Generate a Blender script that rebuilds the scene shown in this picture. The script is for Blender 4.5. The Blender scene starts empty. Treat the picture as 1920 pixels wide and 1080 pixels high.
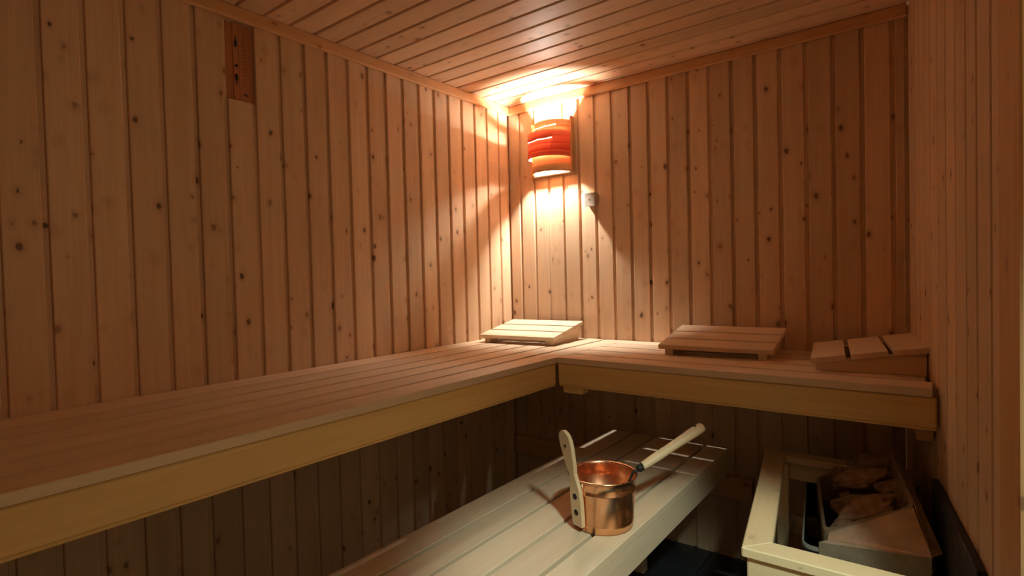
import bpy, bmesh, math, random
from mathutils import Vector, Matrix, noise

# ------------------------------------------------------------------ camera, world, light, exposure
S = bpy.context.scene
COL = S.collection
F = 0.85                                    # height of the upper bench top above the floor
RW = math.radians(7.34)                     # the right wall runs slightly out of square
BW = 1.662                                  # width of the back wall
CEIL = 1.16 + F
FRONT = -2.75

def make_camera():
    yaw, pitch, roll = -0.6552, -0.0233, -0.0253
    fwd = Vector((math.sin(yaw) * math.cos(pitch), math.cos(yaw) * math.cos(pitch), math.sin(pitch)))
    right = Vector((math.cos(yaw), -math.sin(yaw), 0))
    up = right.cross(fwd)
    r2 = right * math.cos(roll) + up * math.sin(roll)
    u2 = -right * math.sin(roll) + up * math.cos(roll)
    cam = bpy.data.cameras.new('camera')
    cam.sensor_width = 36.0
    cam.lens = 36.0 * 1025.77 / 1920.0
    cam.clip_start = 0.02
    o = bpy.data.objects.new('camera', cam)
    m = Matrix((r2, u2, -fwd)).transposed().to_4x4()
    m.translation = Vector((1.72, -2.2426, 0.3041 + F))
    o.matrix_world = m
    COL.objects.link(o)
    S.camera = o
make_camera()

w = bpy.data.worlds.new('world'); S.world = w
w.use_nodes = True
w.node_tree.nodes['Background'].inputs[0].default_value = (0.90, 0.70, 0.38, 1)
w.node_tree.nodes['Background'].inputs[1].default_value = 0.55

# light of the hall outside, coming in through the doorway of the right wall
hall = bpy.data.lights.new('hall_light', 'SPOT')
hall.energy = 92.0
hall.color = (0.78, 1.0, 0.86)
hall.spot_size = math.radians(38); hall.spot_blend = 0.6; hall.shadow_soft_size = 0.06
ho = bpy.data.objects.new('hall_light', hall)
ho.location = (2.08, -1.98, 1.0 + F)
ho.rotation_euler = (Vector((1.38, -1.25, -0.33 + F)) - Vector(ho.location)).to_track_quat('-Z', 'Y').to_euler()
COL.objects.link(ho)
LAMP_STRENGTH = 2850.0
LAMP_COLOR = (1.0, 0.99, 0.89, 1)

S.view_settings.view_transform = 'Standard'
S.view_settings.look = 'None'
S.view_settings.gamma = 1.0
S.view_settings.use_curve_mapping = False
S.view_settings.exposure = 0.22
S.cycles.diffuse_bounces = 6
S.cycles.max_bounces = 8
S.cycles.use_light_tree = False

# ------------------------------------------------------------------ materials
def nodes_of(name):
    m = bpy.data.materials.new(name); m.use_nodes = True
    nt = m.node_tree
    return m, nt, nt.nodes, nt.links, nt.nodes['Principled BSDF']

def math_node(N, L, op, a, b=None, clamp=False):
    n = N.new('ShaderNodeMath'); n.operation = op; n.use_clamp = clamp
    for i, v in enumerate((a, b)):
        if v is None: continue
        if isinstance(v, (int, float)): n.inputs[i].default_value = v
        else: L.new(v, n.inputs[i])
    return n.outputs[0]

def mix_col(N, L, fac, a, b, mode='MIX'):
    n = N.new('ShaderNodeMix'); n.data_type = 'RGBA'; n.blend_type = mode
    for sock, v in ((n.inputs[0], fac), (n.inputs[6], a), (n.inputs[7], b)):
        if isinstance(v, (int, float)): sock.default_value = v
        elif isinstance(v, tuple): sock.default_value = v
        else: L.new(v, sock)
    return n.outputs[2]

def wood(name, light, dark, knots=0.0, rough=0.5, vary=0.22, bump=0.15, grain_mix=0.55, spec=0.35):
    """pine / aspen: grain runs along local X"""
    m, nt, N, L, B = nodes_of(name)
    tc = N.new('ShaderNodeTexCoord'); oi = N.new('ShaderNodeObjectInfo')
    comb = N.new('ShaderNodeCombineXYZ')
    L.new(math_node(N, L, 'MULTIPLY', oi.outputs['Random'], 41.0), comb.inputs[0])
    L.new(math_node(N, L, 'MULTIPLY', oi.outputs['Random'], 17.3), comb.inputs[1])
    L.new(math_node(N, L, 'MULTIPLY', oi.outputs['Random'], 29.9), comb.inputs[2])
    add = N.new('ShaderNodeVectorMath'); add.operation = 'ADD'
    L.new(tc.outputs['Object'], add.inputs[0]); L.new(comb.outputs[0], add.inputs[1])
    def scaled(v):
        n = N.new('ShaderNodeVectorMath'); n.operation = 'MULTIPLY'
        L.new(add.outputs[0], n.inputs[0]); n.inputs[1].default_value = v
        return n.outputs[0]
    fine = N.new('ShaderNodeTexNoise'); fine.inputs['Scale'].default_value = 1.0; fine.inputs['Detail'].default_value = 2
    L.new(scaled((5.0, 190.0, 190.0)), fine.inputs['Vector'])
    broad = N.new('ShaderNodeTexNoise'); broad.inputs['Scale'].default_value = 1.0; broad.inputs['Detail'].default_value = 2
    broad.inputs['Distortion'].default_value = 0.6
    L.new(scaled((1.7, 32.0, 32.0)), broad.inputs['Vector'])
    g = math_node(N, L, 'ADD', math_node(N, L, 'MULTIPLY', fine.outputs[0], 0.5), math_node(N, L, 'MULTIPLY', broad.outputs[0], 0.75))
    mr = N.new('ShaderNodeMapRange'); mr.inputs[1].default_value = 0.42; mr.inputs[2].default_value = 0.85
    L.new(g, mr.inputs[0])
    fac = math_node(N, L, 'MULTIPLY', mr.outputs[0], grain_mix)
    c = mix_col(N, L, fac, (*light, 1), (*dark, 1))
    # every board its own tone
    val = math_node(N, L, 'ADD', math_node(N, L, 'MULTIPLY', oi.outputs['Random'], vary), 1.0 - vary / 2)
    hs = N.new('ShaderNodeHueSaturation'); L.new(c, hs.inputs['Color']); L.new(val, hs.inputs['Value'])
    c = hs.outputs[0]
    if knots > 0:
        vo = N.new('ShaderNodeTexVoronoi'); vo.inputs['Scale'].default_value = 1.0
        wob = N.new('ShaderNodeTexNoise'); wob.inputs['Scale'].default_value = 60.0; wob.inputs['Detail'].default_value = 0
        L.new(add.outputs[0], wob.inputs['Vector'])
        sv = N.new('ShaderNodeVectorMath'); sv.operation = 'SCALE'; sv.inputs['Scale'].default_value = 0.10
        L.new(wob.outputs['Color'], sv.inputs[0])
        av = N.new('ShaderNodeVectorMath'); av.operation = 'ADD'
        L.new(scaled((12.5, 18.5, 18.5)), av.inputs[0]); L.new(sv.outputs[0], av.inputs[1])
        L.new(av.outputs[0], vo.inputs['Vector'])
        sep = N.new('ShaderNodeSeparateColor'); L.new(vo.outputs['Color'], sep.inputs[0])
        rad = math_node(N, L, 'ADD', math_node(N, L, 'MULTIPLY', sep.outputs[0], 0.12), 0.045)
        rel = math_node(N, L, 'DIVIDE', vo.outputs['Distance'], rad)
        kr = N.new('ShaderNodeMapRange'); kr.inputs[1].default_value = 0.75; kr.inputs[2].default_value = 1.05
        kr.inputs[3].default_value = 1.0; kr.inputs[4].default_value = 0.0
        L.new(rel, kr.inputs[0])
        halo = N.new('ShaderNodeMapRange'); halo.inputs[1].default_value = 0.9; halo.inputs[2].default_value = 2.6
        halo.inputs[3].default_value = 0.28; halo.inputs[4].default_value = 0.0
        L.new(rel, halo.inputs[0])
        c = mix_col(N, L, math_node(N, L, 'MULTIPLY', halo.outputs[0], knots), c, (0.30, 0.13, 0.05, 1))
        kf = math_node(N, L, 'MULTIPLY', kr.outputs[0], math_node(N, L, 'ADD', math_node(N, L, 'MULTIPLY', sep.outputs[1], 0.5), 0.42))
        c = mix_col(N, L, math_node(N, L, 'MULTIPLY', kf, knots), c, (0.085, 0.032, 0.014, 1))
    L.new(c, B.inputs['Base Color'])
    B.inputs['Roughness'].default_value = rough
    B.inputs['Specular IOR Level'].default_value = spec
    bp = N.new('ShaderNodeBump'); bp.inputs['Strength'].default_value = bump; bp.inputs['Distance'].default_value = 0.002
    L.new(fine.outputs[0], bp.inputs['Height']); L.new(bp.outputs[0], B.inputs['Normal'])
    return m

def metal(name, col, rough, metallic=1.0, blotch=None, bump=0.0, scale=30.0):
    m, nt, N, L, B = nodes_of(name)
    B.inputs['Metallic'].default_value = metallic
    tc = N.new('ShaderNodeTexCoord')
    no = N.new('ShaderNodeTexNoise'); no.inputs['Scale'].default_value = scale; no.inputs['Detail'].default_value = 5
    L.new(tc.outputs['Object'], no.inputs['Vector'])
    mr = N.new('ShaderNodeMapRange'); mr.inputs[1].default_value = 0.35; mr.inputs[2].default_value = 0.7
    L.new(no.outputs[0], mr.inputs[0])
    c2 = blotch or tuple(x * 0.8 for x in col)
    L.new(mix_col(N, L, mr.outputs[0], (*col, 1), (*c2, 1)), B.inputs['Base Color'])
    ro = N.new('ShaderNodeMapRange'); ro.inputs[3].default_value = rough * 0.8; ro.inputs[4].default_value = min(1, rough * 1.3)
    L.new(no.outputs[0], ro.inputs[0]); L.new(ro.outputs[0], B.inputs['Roughness'])
    if bump:
        b = N.new('ShaderNodeBump'); b.inputs['Strength'].default_value = bump; b.inputs['Distance'].default_value = 0.003
        L.new(no.outputs[0], b.inputs['Height']); L.new(b.outputs[0], B.inputs['Normal'])
    return m

PINE = wood('pine_panelling', (0.71, 0.495, 0.325), (0.585, 0.37, 0.22), knots=1.0, rough=0.48, vary=0.24, grain_mix=0.75)
PINE_TRIM = wood('pine_trim', (0.66, 0.38, 0.18), (0.52, 0.26, 0.11), knots=0.6, rough=0.5, vary=0.08)
ASPEN = wood('bench_aspen', (0.77, 0.60, 0.43), (0.65, 0.475, 0.31), knots=0.0, rough=0.5, vary=0.16, grain_mix=0.6)
FASCIA = wood('bench_front_wood', (0.80, 0.55, 0.24), (0.68, 0.42, 0.15), knots=0.0, rough=0.5, vary=0.06, grain_mix=0.8)
SPRUCE = wood('guard_spruce', (0.78, 0.60, 0.36), (0.68, 0.48, 0.26), knots=0.35, rough=0.5, vary=0.08)
LADLEWOOD = wood('handle_wood', (0.70, 0.50, 0.30), (0.54, 0.34, 0.18), knots=0.0, rough=0.5, vary=0.05)
PLATEWOOD = wood('timer_wood', (0.46, 0.19, 0.085), (0.38, 0.15, 0.06), knots=0.0, rough=0.6, vary=0.04)
COPPER = metal('copper', (0.90, 0.50, 0.30), 0.26, blotch=(0.80, 0.42, 0.22), bump=0.02, scale=22)
STEEL = metal('heater_steel', (0.62, 0.52, 0.38), 0.45, metallic=0.55, blotch=(0.40, 0.29, 0.19), bump=0.05, scale=16)
RIMSTEEL = metal('bright_steel', (0.66, 0.62, 0.55), 0.32, metallic=0.6)
BLACKSTEEL = metal('black_steel', (0.020, 0.022, 0.027), 0.5, metallic=0.3)
IRON = metal('dark_iron', (0.03, 0.025, 0.022), 0.6, metallic=0.6)
BLACK = metal('black_rubber', (0.012, 0.012, 0.013), 0.6, metallic=0.0)
PLASTIC = metal('white_plastic', (0.60, 0.55, 0.47), 0.4, metallic=0.0, blotch=(0.56, 0.51, 0.43))
DARKINK = metal('dark_scale_ink', (0.20, 0.085, 0.05), 0.6, metallic=0.0)

def stone_mat():
    m, nt, N, L, B = nodes_of('stove_stone')
    tc = N.new('ShaderNodeTexCoord')
    n1 = N.new('ShaderNodeTexNoise'); n1.inputs['Scale'].default_value = 45; n1.inputs['Detail'].default_value = 8
    n2 = N.new('ShaderNodeTexNoise'); n2.inputs['Scale'].default_value = 9; n2.inputs['Detail'].default_value = 3
    L.new(tc.outputs['Object'], n1.inputs[0]); L.new(tc.outputs['Object'], n2.inputs[0])
    r = N.new('ShaderNodeValToRGB')
    r.color_ramp.elements[0].position = 0.32; r.color_ramp.elements[0].color = (0.17, 0.10, 0.062, 1)
    r.color_ramp.elements[1].position = 0.72; r.color_ramp.elements[1].color = (0.62, 0.42, 0.27, 1)
    L.new(math_node(N, L, 'ADD', math_node(N, L, 'MULTIPLY', n1.outputs[0], .55), math_node(N, L, 'MULTIPLY', n2.outputs[0], .5)), r.inputs[0])
    L.new(r.outputs[0], B.inputs['Base Color']); B.inputs['Roughness'].default_value = 0.85
    b = N.new('ShaderNodeBump'); b.inputs['Strength'].default_value = 0.7; b.inputs['Distance'].default_value = 0.006
    L.new(n1.outputs[0], b.inputs['Height']); L.new(b.outputs[0], B.inputs['Normal'])
    return m
STONE = stone_mat()

def tile_mat():
    m, nt, N, L, B = nodes_of('dark_floor_tile')
    tc = N.new('ShaderNodeTexCoord')
    n1 = N.new('ShaderNodeTexNoise'); n1.inputs['Scale'].default_value = 14; n1.inputs['Detail'].default_value = 6
    L.new(tc.outputs['Object'], n1.inputs[0])
    L.new(mix_col(N, L, n1.outputs[0], (0.012, 0.015, 0.020, 1), (0.026, 0.028, 0.034, 1)), B.inputs['Base Color'])
    B.inputs['Roughness'].default_value = 0.35
    return m
TILE = tile_mat()

def veneer(name, col, col2, trans):
    """thin wood veneer that lets lamp light through; streaks run round the shade"""
    m = bpy.data.materials.new(name); m.use_nodes = True
    nt = m.node_tree; N = nt.nodes; L = nt.links
    N.remove(N['Principled BSDF'])
    out = N['Material Output']
    tc = N.new('ShaderNodeTexCoord')
    mp = N.new('ShaderNodeMapping'); mp.inputs['Scale'].default_value = (3, 3, 130)
    L.new(tc.outputs['Object'], mp.inputs[0])
    n1 = N.new('ShaderNodeTexNoise'); n1.inputs['Scale'].default_value = 1.0; n1.inputs['Detail'].default_value = 4
    L.new(mp.outputs[0], n1.inputs[0])
    r = N.new('ShaderNodeMapRange'); r.inputs[1].default_value = 0.35; r.inputs[2].default_value = 0.68
    L.new(n1.outputs[0], r.inputs[0])
    c = mix_col(N, L, r.outputs[0], (*col, 1), (*col2, 1))
    d = N.new('ShaderNodeBsdfDiffuse'); t = N.new('ShaderNodeBsdfTranslucent')
    L.new(c, d.inputs[0]); L.new(c, t.inputs[0])
    mx = N.new('ShaderNodeMixShader'); mx.inputs[0].default_value = trans
    L.new(d.outputs[0], mx.inputs[1]); L.new(t.outputs[0], mx.inputs[2]); L.new(mx.outputs[0], out.inputs[0])
    return m
VENEER_RED = veneer('veneer_red', (0.70, 0.11, 0.06), (0.95, 0.30, 0.17), 0.040)
VENEER_TAN = veneer('veneer_tan', (0.70, 0.36, 0.17), (0.86, 0.55, 0.30), 0.06)

def bulb_mat():
    m = bpy.data.materials.new('lit_bulb'); m.use_nodes = True
    N = m.node_tree.nodes; L = m.node_tree.links
    N.remove(N['Principled BSDF'])
    e = N.new('ShaderNodeEmission'); e.inputs[0].default_value = LAMP_COLOR; e.inputs[1].default_value = LAMP_STRENGTH
    L.new(e.outputs[0], N['Material Output'].inputs[0])
    return m
BULB = bulb_mat()

# ------------------------------------------------------------------ helpers
def mesh_from(name, bm, smooth=False):
    bmesh.ops.recalc_face_normals(bm, faces=bm.faces[:])
    me = bpy.data.meshes.new(name); bm.to_mesh(me); bm.free()
    if smooth:
        for p in me.polygons: p.use_smooth = True
    return me

def put(name, me, mat=None, parent=None, M=None, loc=None):
    o = bpy.data.objects.new(name, me)
    if mat is not None and not me.materials: me.materials.append(mat)
    COL.objects.link(o)
    if parent is not None: o.parent = parent
    if M is not None: o.matrix_local = M
    if loc is not None: o.location = loc
    return o

def empty(name, loc, rz=0.0):
    o = bpy.data.objects.new(name, None); o.empty_display_size = 0.1
    COL.objects.link(o); o.location = loc; o.rotation_euler = (0, 0, rz)
    return o

def tag(o, label, cat=None, group=None, kind=None):
    o['label'] = label
    if cat: o['category'] = cat
    if group: o['group'] = group
    if kind: o['kind'] = kind
    return o

def basis(x, y, z, loc):
    m = Matrix((Vector(x), Vector(y), Vector(z))).transposed().to_4x4()
    m.translation = Vector(loc)
    return m

def box_mesh(name, sx, sy, sz, bevel=0.003, mat=None):
    """box centred on the origin, X the grain direction"""
    bm = bmesh.new(); bmesh.ops.create_cube(bm, size=1.0)
    bmesh.ops.scale(bm, vec=(sx, sy, sz), verts=bm.verts[:])
    if bevel:
        bmesh.ops.bevel(bm, geom=bm.edges[:], offset=min(bevel, 0.45 * min(sx, sy, sz)), segments=1, affect='EDGES', profile=0.5)
    me = mesh_from(name, bm)
    if mat: me.materials.append(mat)
    return me

def bar(name, p0, p1, wid, thick, mat, parent, up=(0, 0, 1), bevel=0.003):
    """straight bar from p0 to p1 (centre line), width across, thick along up; coordinates are local to parent"""
    a, b = Vector(p0), Vector(p1)
    x = (b - a).normalized(); z = Vector(up); z = (z - x * z.dot(x)).normalized(); y = z.cross(x)
    me = box_mesh(name, (b - a).length, wid, thick, bevel, mat)
    return put(name, me, None, parent, basis(x, y, z, (a + b) / 2))

def prism(name, pts, z0, z1, bevel=0.0):
    """plan polygon pts [(x, y)] from z0 to z1"""
    bm = bmesh.new()
    lo = [bm.verts.new((x, y, z0)) for x, y in pts]; hi = [bm.verts.new((x, y, z1)) for x, y in pts]
    bm.faces.new(lo[::-1]); bm.faces.new(hi)
    n = len(pts)
    for i in range(n): bm.faces.new((lo[i], lo[(i + 1) % n], hi[(i + 1) % n], hi[i]))
    if bevel: bmesh.ops.bevel(bm, geom=bm.edges[:], offset=bevel, segments=1, affect='EDGES', profile=0.5)
    return bm

def lathe(name, prof, n=48, mat=None, smooth=True):
    bm = bmesh.new(); rings = []
    for r, z in prof:
        if r < 1e-6: rings.append([bm.verts.new((0, 0, z))])
        else: rings.append([bm.verts.new((r * math.cos(2 * math.pi * i / n), r * math.sin(2 * math.pi * i / n), z)) for i in range(n)])
    for a, b in zip(rings, rings[1:]):
        for i in range(n):
            j = (i + 1) % n
            if len(a) == 1: bm.faces.new((a[0], b[i], b[j]))
            elif len(b) == 1: bm.faces.new((a[i], a[j], b[0]))
            else: bm.faces.new((a[i], a[j], b[j], b[i]))
    me = mesh_from(name, bm, smooth)
    if mat: me.materials.append(mat)
    return me

def tube(name, pts, radii, n=12, mat=None, flat=1.0, up=(0, 0, 1)):
    bm = bmesh.new(); rings = []
    P = [Vector(p) for p in pts]
    for i, p in enumerate(P):
        t = (P[min(i + 1, len(P) - 1)] - P[max(i - 1, 0)]).normalized()
        s = t.cross(Vector(up)).normalized(); u = s.cross(t)
        rings.append([bm.verts.new(p + s * radii[i] * math.cos(2 * math.pi * k / n) + u * radii[i] * flat * math.sin(2 * math.pi * k / n)) for k in range(n)])
    for a, b in zip(rings, rings[1:]):
        for k in range(n): bm.faces.new((a[k], a[(k + 1) % n], b[(k + 1) % n], b[k]))
    bm.faces.new(rings[0][::-1]); bm.faces.new(rings[-1])
    me = mesh_from(name, bm, True)
    if mat: me.materials.append(mat)
    return me

_board_cache = {}
def board_mesh(length, pitch, tongue=0.0130):
    """panelling board: length along X, width along Y (0..pitch), face at Z = 0; starts with a recessed tongue"""
    key = (round(length, 4), round(pitch, 4), tongue)
    if key in _board_cache: return _board_cache[key]
    prof = [(0, -0.014), (0, -0.0095), (tongue, -0.0095), (tongue + 0.0004, -0.0022), (tongue + 0.0024, 0.0),
            (pitch - 0.0028, 0.0), (pitch - 0.0008, -0.0020), (pitch - 0.0003, -0.0060), (pitch - 0.0003, -0.014)]
    bm = bmesh.new()
    a = [bm.verts.new((0, y, z)) for y, z in prof]; b = [bm.verts.new((length, y, z)) for y, z in prof]
    bm.faces.new(a); bm.faces.new(b[::-1])
    for i in range(len(prof)):
        j = (i + 1) % len(prof); bm.faces.new((a[i], b[i], b[j], a[j]))
    me = mesh_from('board', bm); me.materials.append(PINE)
    _board_cache[key] = me
    return me

def slab(name, pts, z0, z1, mat):
    me = mesh_from(name, prism(name, pts, z0, z1)); me.materials.append(mat)
    return put(name, me)

# ------------------------------------------------------------------ the room
T = Vector((math.sin(RW), -math.cos(RW), 0))            # along the right wall, towards the viewer
Nrm = Vector((-math.cos(RW), -math.sin(RW), 0))         # into the room
def rwall(d, off=0.0, z=0.0):
    p = Vector((BW, 0, 0)) + T * d + Nrm * off
    return Vector((p.x, p.y, z))
def rwx(y): return BW + math.tan(RW) * -y
RLEN = -FRONT / math.cos(RW)

# floor with dark tiles
floor = slab('floor', [(-0.05, 0.05), (-0.05, FRONT - 0.05), (rwx(FRONT) + 0.05, FRONT - 0.05), (BW + 0.04, 0.05)], -0.06, -0.006, TILE)
tag(floor, 'dark tiled floor under the benches and the stove', kind='structure')
tile_me = box_mesh('tile', 0.196, 0.196, 0.010, 0.0015, TILE)
for i in range(11):
    for j in range(14):
        cx, cy = 0.10 + i * 0.2, -0.10 - j * 0.2
        if cx + 0.1 < rwx(cy + 0.1):
            put('tile', tile_me, None, floor, None, (cx, cy, -0.005))

PB = 0.014
wl = slab('wall_left', [(-0.05, 0.05), (-PB, 0.05), (-PB, FRONT), (-0.05, FRONT)], 0, CEIL, PINE)
tag(wl, 'left wall of vertical knotty pine panelling boards', kind='structure')
TIMER_K = 15                                             # the board that is cut short for the sand timer
def gl(k): return 0.0 if k == 0 else -0.0015 - 0.0892 * k + 0.0115
for k in range(31):
    a, b = gl(k), max(gl(k + 1), FRONT)
    if a - b < 0.03: continue
    L_ = CEIL if k != TIMER_K else 0.873 + F
    put('board', board_mesh(L_, a - b), None, wl, basis((0, 0, 1), (0, -1, 0), (1, 0, 0), (0, a, 0)))

wb = slab('wall_back', [(-0.05, PB), (-0.05, 0.05), (BW + 0.04, 0.05), (BW + 0.04, PB)], 0, CEIL, PINE)
tag(wb, 'back wall of vertical knotty pine panelling boards', kind='structure')
edges = [0.0] + [0.062 + 0.0862 * k for k in range(19)] + [BW]
for a, b in zip(edges, edges[1:]):
    # local Y runs to -x: the board starts at its right side with the tongue
    hi = b + (0.0115 if b < BW - 0.02 else 0.0); lo = a + (0.0115 if a > 0 else 0.0)
    put('board', board_mesh(CEIL, hi - lo), None, wb, basis((0, 0, 1), (-1, 0, 0), (0, -1, 0), (hi, 0, 0)))

DOOR0, DOOR1, DOORZ = 1.27, 2.02, 1.93
def wall_poly(d0, d1): return [tuple(rwall(d0, -PB)[:2]), tuple(rwall(d1, -PB)[:2]), tuple(rwall(d1, -0.06)[:2]), tuple(rwall(d0, -0.06)[:2])]
bm = prism('wall_right', wall_poly(0, DOOR0), 0, CEIL)
for poly, z0, z1 in ((wall_poly(DOOR1, RLEN), 0, CEIL), (wall_poly(DOOR0, DOOR1), DOORZ, CEIL)):
    b2 = prism('x', poly, z0, z1); me = mesh_from('x', b2); bm.from_mesh(me); bpy.data.meshes.remove(me)
me = mesh_from('wall_right', bm); me.materials.append(PINE)
wr = put('wall_right', me)
tag(wr, 'right wall of narrow vertical pine panelling boards', kind='structure')
rg = [0.0, 0.05, 0.147, 0.245, 0.343, 0.44, 0.549, 0.661, 0.77, 0.873, 0.963, 1.064, 1.159]
rows = list(zip(rg, rg[1:])) + [(2.13 + 0.1 * i, 2.23 + 0.1 * i) for i in range(6)]
for a, b in rows:
    put('board', board_mesh(CEIL, b - a, 0.0095), None, wr, basis((0, 0, 1), -T, Nrm, rwall(b)))

wf = slab('wall_front', [(-0.05, FRONT), (rwx(FRONT) + 0.06, FRONT), (rwx(FRONT) + 0.06, FRONT - 0.05), (-0.05, FRONT - 0.05)], 0, CEIL, PINE)
tag(wf, 'front wall of pine panelling behind the viewer', kind='structure')

ce = slab('ceiling', [(-0.05, 0.05), (BW + 0.05, 0.05), (rwx(FRONT) + 0.06, FRONT - 0.05), (-0.05, FRONT - 0.05)], CEIL + PB, CEIL + 0.06, PINE)
tag(ce, 'ceiling of pine panelling boards running parallel to the back wall', kind='structure')
def gc(k): return 0.0 if k == 0 else -0.03 - 0.0905 * (k - 1)
for k in range(31):
    a, b = gc(k), max(gc(k + 1), FRONT)
    if a - b < 0.025: continue
    put('board', board_mesh(rwx(a) - 0.002, a - b, 0.009), None, ce, basis((1, 0, 0), (0, -1, 0), (0, 0, -1), (0, a, CEIL)))

# trims: cornice along two walls, door casing
t1 = put('trim_1', box_mesh('trim_1', -FRONT, 0.017, 0.042, 0.004, PINE_TRIM), None, None,
         basis((0, -1, 0), (1, 0, 0), (0, 0, 1), (0.009, FRONT / 2, CEIL - 0.021)))
tag(t1, 'pine cornice strip between left wall and ceiling', kind='structure')
t2 = put('trim_2', box_mesh('trim_2', BW - 0.02, 0.017, 0.042, 0.004, PINE_TRIM), None, None,
         basis((1, 0, 0), (0, 1, 0), (0, 0, 1), (0.018 + (BW - 0.02) / 2, -0.009, CEIL - 0.021)))
tag(t2, 'pine cornice strip between back wall and ceiling', kind='structure')
def casing(name, d0, d1, z0, z1, label):
    c = (rwall(d0) + rwall(d1)) / 2 + Nrm * -0.001
    if z1 - z0 > d1 - d0: M = basis((0, 0, 1), -T, Nrm, (c.x, c.y, (z0 + z1) / 2)); me = box_mesh(name, z1 - z0, d1 - d0, 0.026, 0.003, PINE_TRIM)
    else: M = basis(T, Nrm.cross(T), Nrm, (c.x, c.y, (z0 + z1) / 2)); me = box_mesh(name, d1 - d0, z1 - z0, 0.026, 0.003, PINE_TRIM)
    tag(put(name, me, None, None, M), label, kind='structure')
casing('trim_3', 1.161, DOOR0, 0, CEIL, 'wide plain pine casing board at the right edge of the picture')
casing('trim_4', DOOR1, 2.128, 0, CEIL, 'plain pine casing board on the far side of the doorway')
casing('trim_5', DOOR0, DOOR1, DOORZ, DOORZ + 0.06, 'plain pine casing board over the doorway')

# ------------------------------------------------------------------ benches
TH = 0.021
def slat(x0, x1, y0, y1, z, parent, mat=ASPEN, th=TH):
    """slat along the longer side; parent-local coordinates, z = top"""
    lx, ly = x1 - x0, y1 - y0
    c = ((x0 + x1) / 2, (y0 + y1) / 2, z - th / 2)
    if lx >= ly: M = basis((1, 0, 0), (0, 1, 0), (0, 0, 1), c); me = box_mesh('slat', lx, ly, th, 0.0012, mat)
    else: M = basis((0, 1, 0), (-1, 0, 0), (0, 0, 1), c); me = box_mesh('slat', ly, lx, th, 0.0012, mat)
    return put('slat', me, None, parent, M)

DL, DB = 0.628, 0.565
bl = empty('upper_bench', (0, 0, 0))
tag(bl, 'long upper slatted bench along the left wall', 'bench')
gx = [0.004, 0.121, 0.233, 0.333, 0.433, 0.532, DL]
for i, (a, b) in enumerate(zip(gx, gx[1:])):
    slat(a + (0.0065 if i else 0), b - (0.0065 if i < 5 else 0), -2.70, -0.004, F, bl)
bar('front_board', (DL - 0.015, -2.70, F - 0.0605), (DL - 0.015, -DB - 0.002, F - 0.0605), 0.024, 0.075, FASCIA, bl)
bar('bottom_lath', (DL - 0.022, -2.70, F - 0.1015), (DL - 0.022, -DB - 0.002, F - 0.1015), 0.034, 0.007, FASCIA, bl, bevel=0.002)
for y in (-0.35, -0.95, -1.55, -2.15, -2.6):
    bar('cross_bearer', (0.006, y, F - 0.046), (DL - 0.045, y, F - 0.046), 0.045, 0.045, ASPEN, bl)
bar('wall_batten', (0.021, -2.70, F - 0.092), (0.021, -0.075, F - 0.092), 0.034, 0.040, PINE_TRIM, bl)
bar('wall_batten', (0.006, -0.038, F - 0.044), (DL - 0.006, -0.038, F - 0.044), 0.066, 0.044, PINE_TRIM, bl)  # unseen, added to block lamp streaks through the slat gaps onto the back wall

bb = empty('upper_bench', (0, 0, 0))
tag(bb, 'shorter upper slatted bench along the back wall above the stove', 'bench')
gy = [-0.004, -0.108, -0.224, -0.342, -0.460, -DB]
for i, (a, b) in enumerate(zip(gy, gy[1:])):
    y1, y0 = a - (0.0065 if i else 0), b + (0.0065 if i < 4 else 0)
    slat(DL + 0.002, rwx(y1) - 0.003, y0, y1, F, bb)
bar('front_board', (DL + 0.004, -DB + 0.015, F - 0.0605), (rwx(-DB) - 0.007, -DB + 0.015, F - 0.0605), 0.024, 0.075, FASCIA, bb)
bar('bottom_lath', (DL + 0.006, -DB + 0.022, F - 0.1015), (rwx(-DB) - 0.008, -DB + 0.022, F - 0.1015), 0.034, 0.007, FASCIA, bb, bevel=0.002)
for x in (DL + 0.035, 1.12, 1.56):
    bar('cross_bearer', (x, -0.006, F - 0.046), (x, -DB + 0.045, F - 0.046), 0.045, 0.045, ASPEN, bb)
bar('corner_block', (DL + 0.012, -DB + 0.045, F - 0.119), (DL + 0.092, -DB + 0.045, F - 0.119), 0.05, 0.026, FASCIA, bb)
bar('wall_batten', (DL + 0.01, -0.021, F - 0.092), (BW - 0.02, -0.021, F - 0.092), 0.034, 0.040, PINE_TRIM, bb)
q0, q1 = rwall(0.05, 0.022, F - 0.128), rwall(0.50, 0.022, F - 0.128)
bar('wall_batten', q0, q1, 0.036, 0.042, PINE_TRIM, bb)

ZL = F - 0.373
lb = empty('lower_bench', (0.86, -1.1, 0))
tag(lb, 'lower slatted bench with the copper bucket standing on it', 'bench')
def loc(p): return Vector(p) - Vector((0.86, -1.1, 0))
lx = [0.617, 0.716, 0.811, 0.917, 1.018, 1.101]
LY0, LY1 = -2.35, -0.125
for i, (a, b) in enumerate(zip(lx, lx[1:])):
    a2, b2 = a + (0.0065 if i else 0), b - (0.0065 if i < 4 else 0)
    slat(a2 - 0.86, b2 - 0.86, LY0 + 1.1, LY1 + 1.1, ZL, lb, th=0.024)
bar('front_board', loc((1.101 - 0.014, LY0, ZL - 0.064)), loc((1.101 - 0.014, LY1, ZL - 0.064)), 0.022, 0.078, ASPEN, lb)
bar('back_board', loc((0.617 + 0.014, LY0, ZL - 0.064)), loc((0.617 + 0.014, LY1, ZL - 0.064)), 0.022, 0.078, ASPEN, lb)
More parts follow.
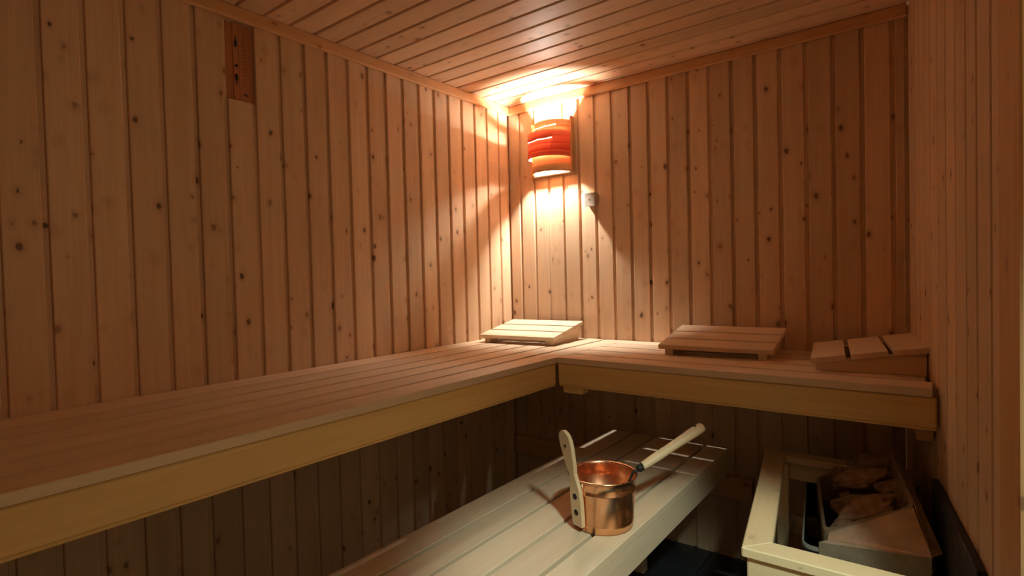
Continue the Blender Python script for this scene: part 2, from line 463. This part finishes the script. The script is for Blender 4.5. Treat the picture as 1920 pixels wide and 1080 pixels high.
for y in (-0.30, -0.9, -1.6, -2.25):
    bar('cross_bearer', loc((0.645, y, ZL - 0.047)), loc((1.074, y, ZL - 0.047)), 0.042, 0.045, ASPEN, lb)
    for x in (0.68, 0.82):
        bar('leg', loc((x, y, 0.0)), loc((x, y, ZL - 0.072)), 0.04, 0.04, ASPEN, lb, up=(0, 1, 0))

rail = put('wall_rail', box_mesh('wall_rail', 1.15, 0.028, 0.085, 0.003, PINE_TRIM), None, None,
           basis((1, 0, 0), (0, 1, 0), (0, 0, 1), (0.59, -0.0145, F - 0.56)))
tag(rail, 'dark horizontal pine rail low on the back wall under the upper bench', 'rail')

# ------------------------------------------------------------------ slatted headrests
HL, HR = 0.385, 0.292           # slat length, run
HZ0, HZ1 = 0.037, 0.083         # top at the low and at the high edge
def headrest(name, loc_, rz, label):
    o = empty(name, loc_, rz)
    tag(o, label, 'headrest', 'slatted wooden headrests on the upper benches')
    ang = math.atan2(HZ1 - HZ0, HR); c, s_ = math.cos(ang), math.sin(ang)
    run = HR / c; gap = 0.013; wd = (run - 2 * gap) / 3; th = 0.016
    ny = Vector((0, c, s_)); nz = Vector((0, -s_, c))
    for i in range(3):
        u = i * (wd + gap) + wd / 2
        p = Vector((0, 0, HZ0)) + ny * u - nz * th / 2
        put('slat', box_mesh('slat', HL, wd, th, 0.001, ASPEN), None, o, basis((1, 0, 0), ny, nz, p))
    for sx in (-1, 1):
        x0 = sx * (HL / 2 - 0.020); x1 = x0 - sx * 0.030
        yb0, yb1 = 0.014, HR - 0.012
        def under(y): return HZ0 + (HZ1 - HZ0) * y / HR - th / c
        bm = bmesh.new()
        pr = [(yb0, 0.0), (yb1, 0.0), (yb1, under(yb1)), (yb0, under(yb0))]
        xa, xb = min(x0, x1), max(x0, x1)
        A = [bm.verts.new((y, xa, z)) for y, z in pr]; B_ = [bm.verts.new((y, xb, z)) for y, z in pr]
        bm.faces.new(A); bm.faces.new(B_[::-1])
        for i in range(4): bm.faces.new((A[i], B_[i], B_[(i + 1) % 4], A[(i + 1) % 4]))
        bmesh.ops.bevel(bm, geom=bm.edges[:], offset=0.0015, segments=1, affect='EDGES')
        me = mesh_from('side_wedge', bm); me.materials.append(ASPEN)
        # mesh X runs along the headrest's Y so that the grain follows the wedge
        put('side_wedge', me, None, o, Matrix(((0, 1, 0, 0), (1, 0, 0, 0), (0, 0, 1, 0), (0, 0, 0, 1))))
    bar('cross_rail', (-HL / 2 + 0.05, HR - 0.030, 0.030), (HL / 2 - 0.05, HR - 0.030, 0.030), 0.018, 0.036, ASPEN, o)
    return o
headrest('headrest', (0.265, -0.337, F), math.radians(5.0), 'slatted wooden headrest in the corner below the wall lamp')
headrest('headrest', (1.115, -0.325, F), math.radians(3.5), 'slatted wooden headrest in the middle of the back bench')
hc = Vector((1.4085, -0.243, 0))
headrest('headrest', (hc.x, hc.y, F), math.radians(-90) + RW, 'slatted wooden headrest turned sideways against the right wall')

# ------------------------------------------------------------------ wall lamp
LX = 0.272
wlamp = empty('wall_lamp', (LX, 0, 0.78 + F))
tag(wlamp, 'lit wall lamp with curved red veneer shade in the corner', 'lamp')
for sx in (-1, 1):
    put('side_strip', box_mesh('side_strip', 0.262, 0.010, 0.029, 0.002, PINE_TRIM), None, wlamp,
        basis((0, 0, 1), (-1, 0, 0), (0, -1, 0), (sx * 0.112, -0.0148, 0.131)))
put('bottom_rail', box_mesh('bottom_rail', 0.214, 0.030, 0.0285, 0.0015, PINE_TRIM), None, wlamp,
    basis((1, 0, 0), (0, 0, 1), (0, -1, 0), (0.0, -0.0146, 0.0155)))
put('cross_piece', box_mesh('cross_piece', 0.214, 0.034, 0.012, 0.002, PINE_TRIM), None, wlamp,
    basis((1, 0, 0), (0, 0, 1), (0, -1, 0), (0.0, -0.0225, 0.115)))
def shade_band(name, cx, a, b, z0, z1, mat, slit=None, y0=-0.029):
    nu, thick = 40, 0.0014
    zs = [z0, z1]
    if slit: zs = [z0, slit[0], slit[1], z1]
    bm = bmesh.new(); grid = []
    for z in zs:
        row = []
        for i in range(nu + 1):
            t = math.pi * i / nu
            zz = z
            if slit and z in slit: zz = z + 0.0025 * math.sin(3.1 * t + 0.6) + (0.0012 * math.sin(9 * t))
            row.append(bm.verts.new((cx - a * math.cos(t), y0 - b * math.sin(t), zz)))
        grid.append(row)
    for r in range(len(zs) - 1):
        for i in range(nu):
            if slit and r == 1 and 3 <= i <= 27: continue
            bm.faces.new((grid[r][i], grid[r][i + 1], grid[r + 1][i + 1], grid[r + 1][i]))
    me = mesh_from(name, bm, True); me.materials.append(mat)
    o = put(name, me, None, wlamp)
    so = o.modifiers.new('thickness', 'SOLIDIFY'); so.thickness = thick; so.offset = -1
    return o
shade_band('upper_shade_band', 0.0105, 0.0955, 0.084, 0.176, 0.246, VENEER_TAN, slit=(0.216, 0.219), y0=-0.012)['label'] = 'tan veneer band at the top'
shade_band('middle_shade_band', 0.002, 0.109, 0.108, 0.072, 0.190, VENEER_RED, slit=(0.148, 0.1515))['label'] = 'wide red veneer band'
shade_band('lower_shade_band', 0.0045, 0.1015, 0.103, 0.004, 0.082, VENEER_TAN, y0=-0.012)['label'] = 'tan veneer band at the bottom'
bz = 0.115
bulb_m = basis((1, 0, 0), (0, 0, 1), (0, -1, 0), (0.003, -0.047, bz))      # lathe axis points into the room
put('bulb', lathe('bulb', [(0, 0.0), (0.009, 0.0), (0.012, 0.006), (0.019, 0.014), (0.021, 0.022), (0.018, 0.032), (0.010, 0.039), (0, 0.041)], 16, BULB), None, wlamp, bulb_m)
put('socket', lathe('socket', [(0, -0.0185), (0.015, -0.0185), (0.015, -0.004), (0.012, 0.001), (0, 0.001)], 20, PLASTIC), None, wlamp, bulb_m)

# ------------------------------------------------------------------ sensor box
sb = empty('sensor_box', (0.482, 0, 0.641 + F))
tag(sb, 'small white temperature sensor box on the back wall below the lamp', 'sensor')
put('housing', box_mesh('housing', 0.047, 0.030, 0.056, 0.002, PLASTIC), None, sb, None, (0, -0.0155, 0))
put('lid', box_mesh('lid', 0.054, 0.006, 0.062, 0.002, PLASTIC), None, sb, None, (0, -0.034, 0))
put('lid_screw', lathe('lid_screw', [(0, 0), (0.0025, 0), (0.0025, 0.0015), (0, 0.0015)], 10, IRON), None, sb,
    basis((1, 0, 0), (0, 0, 1), (0, -1, 0), (0, -0.0368, 0)))

# ------------------------------------------------------------------ sand timer in the left wall
ty0, ty1 = gl(TIMER_K + 1), gl(TIMER_K)           # recess of the shortened board
tz0, tz1 = 0.875 + F, CEIL - 0.044
tm = empty('sand_timer', (-0.0135, (ty0 + ty1) / 2, tz0))
tag(tm, 'narrow sand timer with a printed scale set into the left wall near the ceiling', 'timer')
H_ = tz1 - tz0
Wt = ty1 - ty0
def plate(name, y0, y1, th, z0, z1, mat):
    c = (y0 + y1) / 2
    return put(name, box_mesh(name, z1 - z0, y1 - y0, th, 0.001, mat), None, tm, basis((0, 0, 1), (0, -1, 0), (1, 0, 0), (th / 2, c, (z0 + z1) / 2)))
hw = Wt / 2
plate('back_plate', -hw + 0.001, hw - 0.001, 0.002, 0.0, H_, PLATEWOOD)
plate('glass_strip', -0.021, -0.0045, 0.0062, 0.001, H_, PLATEWOOD)
plate('scale_plate', -0.0035, hw - 0.014, 0.0048, 0.001, H_, PLATEWOOD)
gxs = 0.0062
def glass_bulb(z, flip):
    prof = [(0, 0), (0.0035, 0.001), (0.0052, 0.008), (0.0050, 0.016), (0.0024, 0.022), (0.0012, 0.034), (0, 0.035)]
    me = lathe('glass_bulb', prof, 14, BLACK)
    M = Matrix.Translation((gxs, -0.0125, z)) @ (Matrix.Rotation(math.pi, 4, 'X') if flip else Matrix())
    put('glass_bulb', me, None, tm, M)
glass_bulb(0.166, False); glass_bulb(0.083, True)
put('pivot_knob', lathe('pivot_knob', [(0, 0), (0.004, 0), (0.004, 0.004), (0.003, 0.006), (0, 0.006)], 14, IRON), None, tm, basis((0, 1, 0), (0, 0, 1), (1, 0, 0), (gxs, -0.0125, 0.108)))
for i in range(15):
    z = 0.048 + i * 0.0115
    ln = 0.012 if i % 5 == 0 else 0.007
    put('scale_mark', box_mesh('scale_mark', 0.0008, ln, 0.0022, 0, DARKINK), None, tm, None, (0.0051, 0.014, z))
for yy, ln in ((0.006, 0.004), (0.017, 0.015)):
    put('scale_mark', lathe('scale_mark', [(0, 0), (ln / 2, 0), (ln / 2, 0.0008), (0, 0.0008)], 18, DARKINK), None, tm,
        basis((0, 1, 0), (0, 0, 1), (1, 0, 0), (0.0048, yy, 0.022)) @ Matrix.Diagonal((1, 0.55, 1, 1)))

# ------------------------------------------------------------------ copper bucket
BK = Vector((1.010, -0.938, ZL))
bk = empty('bucket', BK)
tag(bk, 'copper water bucket with wooden paddle handle on the lower bench', 'bucket')
hb, r0, r1 = 0.137, 0.079, 0.0895
def br(z): return r0 + (r1 - r0) * z / hb
prof = [(0, 0.001), (r0 - 0.004, 0.001), (r0, 0.0035), (br(0.018), 0.018), (br(0.020) + 0.0008, 0.020), (br(0.022), 0.022), (br(0.100), 0.100),
        (br(0.102) + 0.0016, 0.102), (br(0.105) + 0.0016, 0.105), (br(0.107), 0.107), (r1, hb - 0.003),
        (r1 + 0.0025, hb - 0.002), (r1 + 0.0035, hb + 0.001), (r1 + 0.0015, hb + 0.003), (r1 - 0.0015, hb + 0.001),
        (r1 - 0.002, hb - 0.004), (br(0.107) - 0.0018, 0.107), (br(0.104) - 0.0005, 0.104), (br(0.100) - 0.0018, 0.100), (r0 - 0.002, 0.006), (0, 0.005)]
put('pail', lathe('pail', prof, 72, COPPER), None, bk)
az = math.radians(-108)
out = Vector((math.cos(az), math.sin(az), 0)); side = Vector((-math.sin(az), math.cos(az), 0))
# soldered seam
sa = math.radians(-98); so_ = Vector((math.cos(sa), math.sin(sa), 0))
put('seam', tube('seam', [so_ * (br(z) + 0.0003) + Vector((0, 0, z)) for z in (0.004, 0.05, 0.1, 0.134)], [0.0016] * 4, 8, COPPER), None, bk)
# paddle handle: (height, half width, outward offset)
HP = [(0.018, 0.0175, 0), (0.021, 0.0195, 0), (0.05, 0.0195, 0), (0.085, 0.0195, 0), (0.110, 0.0195, 0), (0.126, 0.0170, 0.001), (0.145, 0.0130, 0.003), (0.162, 0.0120, 0.006),
      (0.180, 0.0150, 0.009), (0.205, 0.0195, 0.013), (0.230, 0.0225, 0.017), (0.250, 0.0225, 0.020), (0.264, 0.0195, 0.022), (0.272, 0.0130, 0.023), (0.276, 0.005, 0.0235)]
def handle_mesh():
    bm = bmesh.new(); rows_ = []
    for z, hw_, o_ in HP:
        base = out * (br(z) + 0.0012 + o_) + Vector((0, 0, z))
        th = 0.012
        ring = []
        for sx, k in ((-1, 0.0), (-1, 1.0), (1, 1.0), (1, 0.0)):
            ring.append(base + side * (hw_ * sx) + out * (th * k))
        rows_.append([bm.verts.new(p) for p in ring])
    for a, b in zip(rows_, rows_[1:]):
        for i in range(4): bm.faces.new((a[i], a[(i + 1) % 4], b[(i + 1) % 4], b[i]))
    bm.faces.new(rows_[0][::-1]); bm.faces.new(rows_[-1])
    es = [e for e in bm.edges if abs((e.verts[0].co - e.verts[1].co).z) > 0.0015]
    bmesh.ops.bevel(bm, geom=es, offset=0.0025, segments=2, affect='EDGES', profile=0.5)
    # grain along X: turn the mesh so that local X is up
    bmesh.ops.rotate(bm, cent=(0, 0, 0), matrix=Matrix.Rotation(math.pi / 2, 3, 'Y'), verts=bm.verts[:])
    me = mesh_from('handle', bm, False); me.materials.append(LADLEWOOD)
    return me
hd = put('handle', handle_mesh(), None, bk, Matrix.Rotation(-math.pi / 2, 4, 'Y'))
hd['label'] = 'pale wooden paddle handle'
def rivet(z, r, o_, mat):
    p = out * (br(z) + 0.0012 + o_ + 0.0117) + Vector((0, 0, z))
    me = lathe('rivet', [(0, -0.004), (r, -0.004), (r, 0.0004), (r * 0.8, 0.0016), (0, 0.002)], 18, mat)
    M = basis(side, Vector((0, 0, 1)), out, p)
    put('rivet', me, None, hd, Matrix.Rotation(math.pi / 2, 4, 'Y') @ M)
rivet(0.055, 0.0082, 0, IRON); rivet(0.098, 0.0082, 0, IRON); rivet(0.236, 0.0042, 0.0180, IRON)

# ------------------------------------------------------------------ ladle
LS = Vector((1.097, -0.877, F - 0.220)); LE = Vector((1.207, -0.715, F - 0.133))
ld = empty('ladle', (1.0, -0.93, ZL + 0.006))
tag(ld, 'sauna ladle with pale wooden handle leaning in the copper bucket', 'ladle')
def ll(p): return Vector(p) - Vector(ld.location)
ax = (LE - LS).normalized(); n_ = 12
hp = [(0.0, 0.0105), (0.03, 0.0125), (0.22, 0.0145), (0.42, 0.0140), (0.60, 0.0145), (0.78, 0.0160), (0.92, 0.0165), (0.985, 0.0150), (1.0, 0.0110)]
lm = tube('handle', [Vector(((LE - LS).length * t, 0, 0)) for t, r in hp], [r for t, r in hp], 16, LADLEWOOD, flat=0.85)
zz = Vector((0, 0, 1)); zz = (zz - ax * zz.dot(ax)).normalized()
lh = put('handle', lm, None, ld, basis(ax, zz.cross(ax), zz, ll(LS)))
lh['label'] = 'pale turned wooden handle'
put('handle_hole', lathe('handle_hole', [(0, -0.0006), (0.004, -0.0006), (0.004, 0.0006), (0, 0.0006)], 14, IRON), None, lh, Matrix.Translation(((LE - LS).length * 0.90, 0, 0.0141)))
put('ferrule', tube('ferrule', [ll(LS - ax * 0.016), ll(LS - ax * 0.012), ll(LS + ax * 0.002)], [0.006, 0.0095, 0.0105], 14, IRON), None, ld)
bowl_c = Vector((0.992, -0.945, ZL + 0.040))
put('rod', tube('rod', [ll(LS - ax * 0.012), ll(Vector((1.078, -0.893, F - 0.2345))), ll(Vector((1.068, -0.900, F - 0.262))), ll(bowl_c + Vector((0.036, 0.022, 0.012)))], [0.0035, 0.0035, 0.0034, 0.0032], 10, IRON), None, ld)
bw = [(0, -0.022), (0.02, -0.019), (0.033, -0.008), (0.038, 0.008), (0.040, 0.012), (0.0385, 0.0125), (0.0365, 0.008), (0.0315, -0.0065), (0.019, -0.017), (0, -0.020)]
put('bowl', lathe('bowl', bw, 32, COPPER), None, ld, None, ll(bowl_c))

# ------------------------------------------------------------------ wooden stove guard
GZ = F - 0.300
A0, B0, C0, D0 = Vector((1.271, -0.268, 0)), Vector((1.387, -1.013, 0)), Vector((1.779, -1.006, 0)), Vector((1.690, -0.268, 0))
C0.x = rwx(C0.y) - 0.024; D0.x = rwx(D0.y) - 0.006
gd = empty('stove_guard', (1.53, -0.6, 0))
tag(gd, 'wooden guard frame around the sauna stove', 'guard frame')
G0 = Vector((1.53, -0.6, 0))
def inset(P, Q, w_):
    d = (Q - P).normalized(); n = Vector((-d.y, d.x, 0))
    return P + n * w_, Q + n * w_
def isect(p, q, r, s2):
    d1, d2 = q - p, s2 - r
    den = d1.x * d2.y - d1.y * d2.x
    t = ((r.x - p.x) * d2.y - (r.y - p.y) * d2.x) / den
    return p + d1 * t
def ring_corners(w_):
    ab = inset(A0, B0, w_); bc = inset(B0, C0, w_); da = inset(D0, A0, w_)
    A1 = isect(*ab, *da); B1 = isect(*ab, *bc)
    return A1, B1, bc[1], da[0]
def rail_poly(name, P, Q, Pi, Qi, z0, z1, mat, label=None):
    """mitred rail between outer P-Q and inner Pi-Qi; mesh X runs along the rail"""
    x = (Q - P).normalized(); M = basis(x, Vector((0, 0, 1)).cross(x), (0, 0, 1), P - G0 + Vector((0, 0, z0)))
    inv = Matrix((x, Vector((0, 0, 1)).cross(x), Vector((0, 0, 1))))
    pts = [tuple((inv @ (v - P))[:2]) for v in (P, Q, Qi, Pi)]
    bm = prism(name, pts, 0, z1 - z0, bevel=0.0025)
    me = mesh_from(name, bm); me.materials.append(mat)
    o = put(name, me, None, gd, M)
    return o
w1 = 0.059
A1, B1, C1, D1 = ring_corners(w1)
for P, Q, Pi, Qi in ((A0, B0, A1, B1), (B0, C0, B1, C1), (D0, A0, D1, A1)):
    rail_poly('top_rail', P, Q, Pi, Qi, GZ - 0.022, GZ, SPRUCE)
A2, B2, C2, D2 = ring_corners(0.010); A3, B3, C3, D3 = ring_corners(0.032)
for zt in (GZ - 0.024, GZ - 0.20, GZ - 0.40):
    for P, Q, Pi, Qi in ((A2, B2, A3, B3), (B2, C2, B3, C3), (D2, A2, D3, A3)):
        rail_poly('side_rail', P, Q, Pi, Qi, zt - 0.058, zt, SPRUCE)
A4, B4, C4, D4 = ring_corners(0.052)
for p in (A4, B4, C4 - (C4 - B4).normalized() * 0.03, D4 + (A4 - D4).normalized() * 0.03):
    bar('corner_post', p - G0 + Vector((0, 0, 0)), p - G0 + Vector((0, 0, GZ - 0.024)), 0.036, 0.036, SPRUCE, gd, up=(A0 - B0))

# ------------------------------------------------------------------ sauna stove
st = empty('sauna_stove', (1.60, -0.45, 0))
tag(st, 'wall mounted electric sauna stove with sloping stone basket', 'stove')
SO = Vector((1.60, -0.45, 0))
def rounded(poly, r, n=6):
    res = []
    m_ = len(poly)
    for i, p in enumerate(poly):
        p = Vector(p); a = (Vector(poly[i - 1]) - p); b = (Vector(poly[(i + 1) % m_]) - p)
        ra = min(r, a.length * .45, b.length * .45)
        a0 = p + a.normalized() * ra; b0 = p + b.normalized() * ra
        for k in range(n + 1):
            t = k / n
            res.append((1 - t) ** 2 * a0 + 2 * t * (1 - t) * p + t * t * b0)
    return res
def shell(name, outer_top, outer_bot, inner_top, inner_bot, mat, close_bottom=True, smooth=False):
    bm = bmesh.new()
    R_ = [[bm.verts.new(Vector(p) - SO) for p in ring] for ring in (outer_bot, outer_top, inner_top, inner_bot)]
    n = len(outer_top)
    for a, b in zip(R_, R_[1:]):
        for i in range(n): bm.faces.new((a[i], a[(i + 1) % n], b[(i + 1) % n], b[i]))
    if close_bottom:
        bm.faces.new(R_[3]); bm.faces.new(R_[0][::-1])
    else:
        for i in range(n): bm.faces.new((R_[3][i], R_[3][(i + 1) % n], R_[0][(i + 1) % n], R_[0][i]))
    me = mesh_from(name, bm, smooth); me.materials.append(mat)
    return put(name, me, None, st)
def V3(x, y, z): return Vector((x, y, z + F))
# outer casing, open on top
cas = [V3(1.376, -0.178, -.40), V3(1.455, -0.722, -.40), V3(1.728, -0.690, -.40), V3(1.662, -0.160, -.40)]
def shrink(poly, k):
    c = sum((Vector(p) for p in poly), Vector()) / len(poly)
    return [c + (Vector(p) - c) * k for p in poly]
def atz(poly, z): return [Vector((p.x, p.y, z + F)) for p in poly]
o_ = rounded(cas, 0.035); i_ = rounded(shrink(cas, 0.985), 0.033)
shell('casing', atz(o_, -.404), atz(o_, -.80), atz(i_, -.404), atz(i_, -.78), BLACKSTEEL)
o2 = rounded(shrink(cas, 1.006), 0.036); i2 = rounded(shrink(cas, 0.976), 0.032)
shell('casing_rim', atz(o2, -.396), atz(o2, -.404), atz(i2, -.396), atz(i2, -.404), RIMSTEEL, close_bottom=False)
# stone basket: low at the front (left), high at the wall side
P1, P2, P3, P4 = V3(1.500, -0.700, -.360), V3(1.686, -0.672, -.262), V3(1.622, -0.290, -.250), V3(1.424, -0.295, -.360)
basket = [P4, P1, P2, P3]
ot = rounded(basket, 0.030); it = rounded(shrink(basket, 0.93), 0.026)
ob = [Vector((p.x, p.y, F - .50)) for p in ot]; ib = [Vector((p.x, p.y, F - .43)) for p in it]
shell('stone_basket', ot, ob, it, ib, STEEL)
bm = bmesh.new()
bf = prism('b', [((p - SO).x, (p - SO).y) for p in rounded(shrink(basket, 0.90), 0.025)], F - .429, F - .424)
me = mesh_from('basket_floor', bf); me.materials.append(BLACKSTEEL)
put('basket_floor', me, None, st)
# flared air deflector on the near side and along the wall side
def sheet(name, pts, th, mat):
    bm = bmesh.new(); vs = [bm.verts.new(Vector(p) - SO) for p in pts]
    bm.faces.new(vs)
    me = mesh_from(name, bm); me.materials.append(mat)
    o = put(name, me, None, st); m_ = o.modifiers.new('thickness', 'SOLIDIFY'); m_.thickness = th; m_.offset = 0
    return o
Q1, Q2, Q2b = V3(1.493, -0.722, -.378), V3(1.716, -0.752, -.338), V3(1.735, -0.728, -.335)
sheet('near_deflector', [P1 + Vector((0.012, 0, 0.002)), P2 + Vector((-0.004, -0.006, 0.001)), Q2, Vector((P1.x + 0.012, P1.y - 0.018, P1.z - 0.008))], 0.002, STEEL)
sheet('near_side_panel', [Vector((P1.x + 0.012, P1.y - 0.018, P1.z - 0.008)), Q2, Q2 + Vector((0, 0.004, -0.13)), Q1 + Vector((0.0, 0.004, -0.10)), Q1], 0.002, STEEL)
sheet('wall_side_deflector', [P2, P3, P3 + Vector((0.012, 0.0, 0.004)), Q2b, Q2], 0.002, STEEL)
for k in range(5):
    y = -0.36 - k * 0.07
    put('heating_element', tube('heating_element', [Vector((1.47 + 0.012 * k, y, F - .418)) - SO, Vector((1.52 + 0.012 * k, y, F - .400)) - SO, Vector((1.62 + 0.012 * k, y + 0.012, F - .400)) - SO], [0.004] * 3, 8, IRON), None, st)
# black back box and added dark plate standing in for the shadow on the right wall
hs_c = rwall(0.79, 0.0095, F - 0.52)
hs = put('shadow_plate', box_mesh('shadow_plate', 0.48, 0.59, 0.014, 0.002, BLACKSTEEL), None, None, basis(T, Nrm.cross(T), Nrm, hs_c))
tag(hs, 'black plate standing in for the shadow on the right wall beside the stove', 'shadow plate')
bx = rwall(0.46, 0.060, F - 0.58)
put('back_box', box_mesh('back_box', 0.5, 0.34, 0.07, 0.004, BLACKSTEEL), None, st, basis(T, Nrm.cross(T), Nrm, bx - SO))

# ------------------------------------------------------------------ stones
def stone(px, py, pz, sx, sy, sz, rot, seed, label):
    bm = bmesh.new(); bmesh.ops.create_icosphere(bm, subdivisions=5, radius=1.0)
    off = Vector((seed * 7.13, seed * 3.7, seed * 1.9))
    rnd = random.Random(seed * 101)
    planes = [(Vector((rnd.uniform(-1, 1), rnd.uniform(-1, 1), rnd.uniform(-.9, .9))).normalized(), rnd.uniform(0.55, 0.85)) for k in range(11)]
    for v in bm.verts:
        d = v.co.normalized()
        f = 1.12
        for fd, lim in planes:                      # flat broken faces
            dd = d.dot(fd)
            if dd > 1e-3: f = min(f, lim / dd)
        f *= 1.0 + 0.16 * noise.noise(d * 1.6 + off) + 0.16 * (0.3 - abs(noise.noise(d * 3.6 + off))) + 0.10 * (0.3 - abs(noise.noise(d * 8.0 + off)))
        v.co = d * f
        v.co.x *= sx * 0.86; v.co.y *= sy * 0.80; v.co.z *= sz * 0.92
    me = mesh_from('stove_stone', bm, True); me.materials.append(STONE)
    o = put('stove_stone', me, None, None, Matrix.Translation((px, py, pz + F)) @ Matrix.Rotation(rot, 4, 'Z') @ Matrix.Rotation(math.radians(-22), 4, 'Y'))
    tag(o, label, 'stone', 'stones heaped in the stove basket')
stone(1.585, -0.575, -.345, 0.094, 0.058, 0.044, 0.5, 1, 'largest grey brown stone at the near end of the stove basket')
stone(1.545, -0.632, -.368, 0.044, 0.031, 0.026, 0.2, 2, 'small stone at the near left corner of the stove basket')
stone(1.552, -0.495, -.348, 0.070, 0.039, 0.034, -0.2, 3, 'long flat stone at the left rim of the stove basket')
stone(1.495, -0.355, -.338, 0.040, 0.040, 0.037, 0.3, 4, 'dark reddish rounded stone at the far left corner of the basket')
stone(1.555, -0.385, -.315, 0.083, 0.052, 0.039, 0.1, 5, 'pale brown stone on top of the heap in the middle')
stone(1.545, -0.300, -.300, 0.091, 0.044, 0.031, 0.0, 6, 'broad flat stone at the far end of the stove basket')
stone(1.640, -0.440, -.298, 0.060, 0.036, 0.026, -0.5, 7, 'slim brown stone beside the wall side of the basket')
stone(1.655, -0.510, -.318, 0.044, 0.044, 0.039, 0.8, 8, 'grey stone at the right rim of the stove basket')
stone(1.520, -0.420, -.375, 0.036, 0.030, 0.026, 1.1, 9, 'brown stone half hidden under the middle of the heap')
stone(1.600, -0.480, -.385, 0.036, 0.030, 0.024, 0.9, 10, 'dark stone deep in the hollow of the heap')
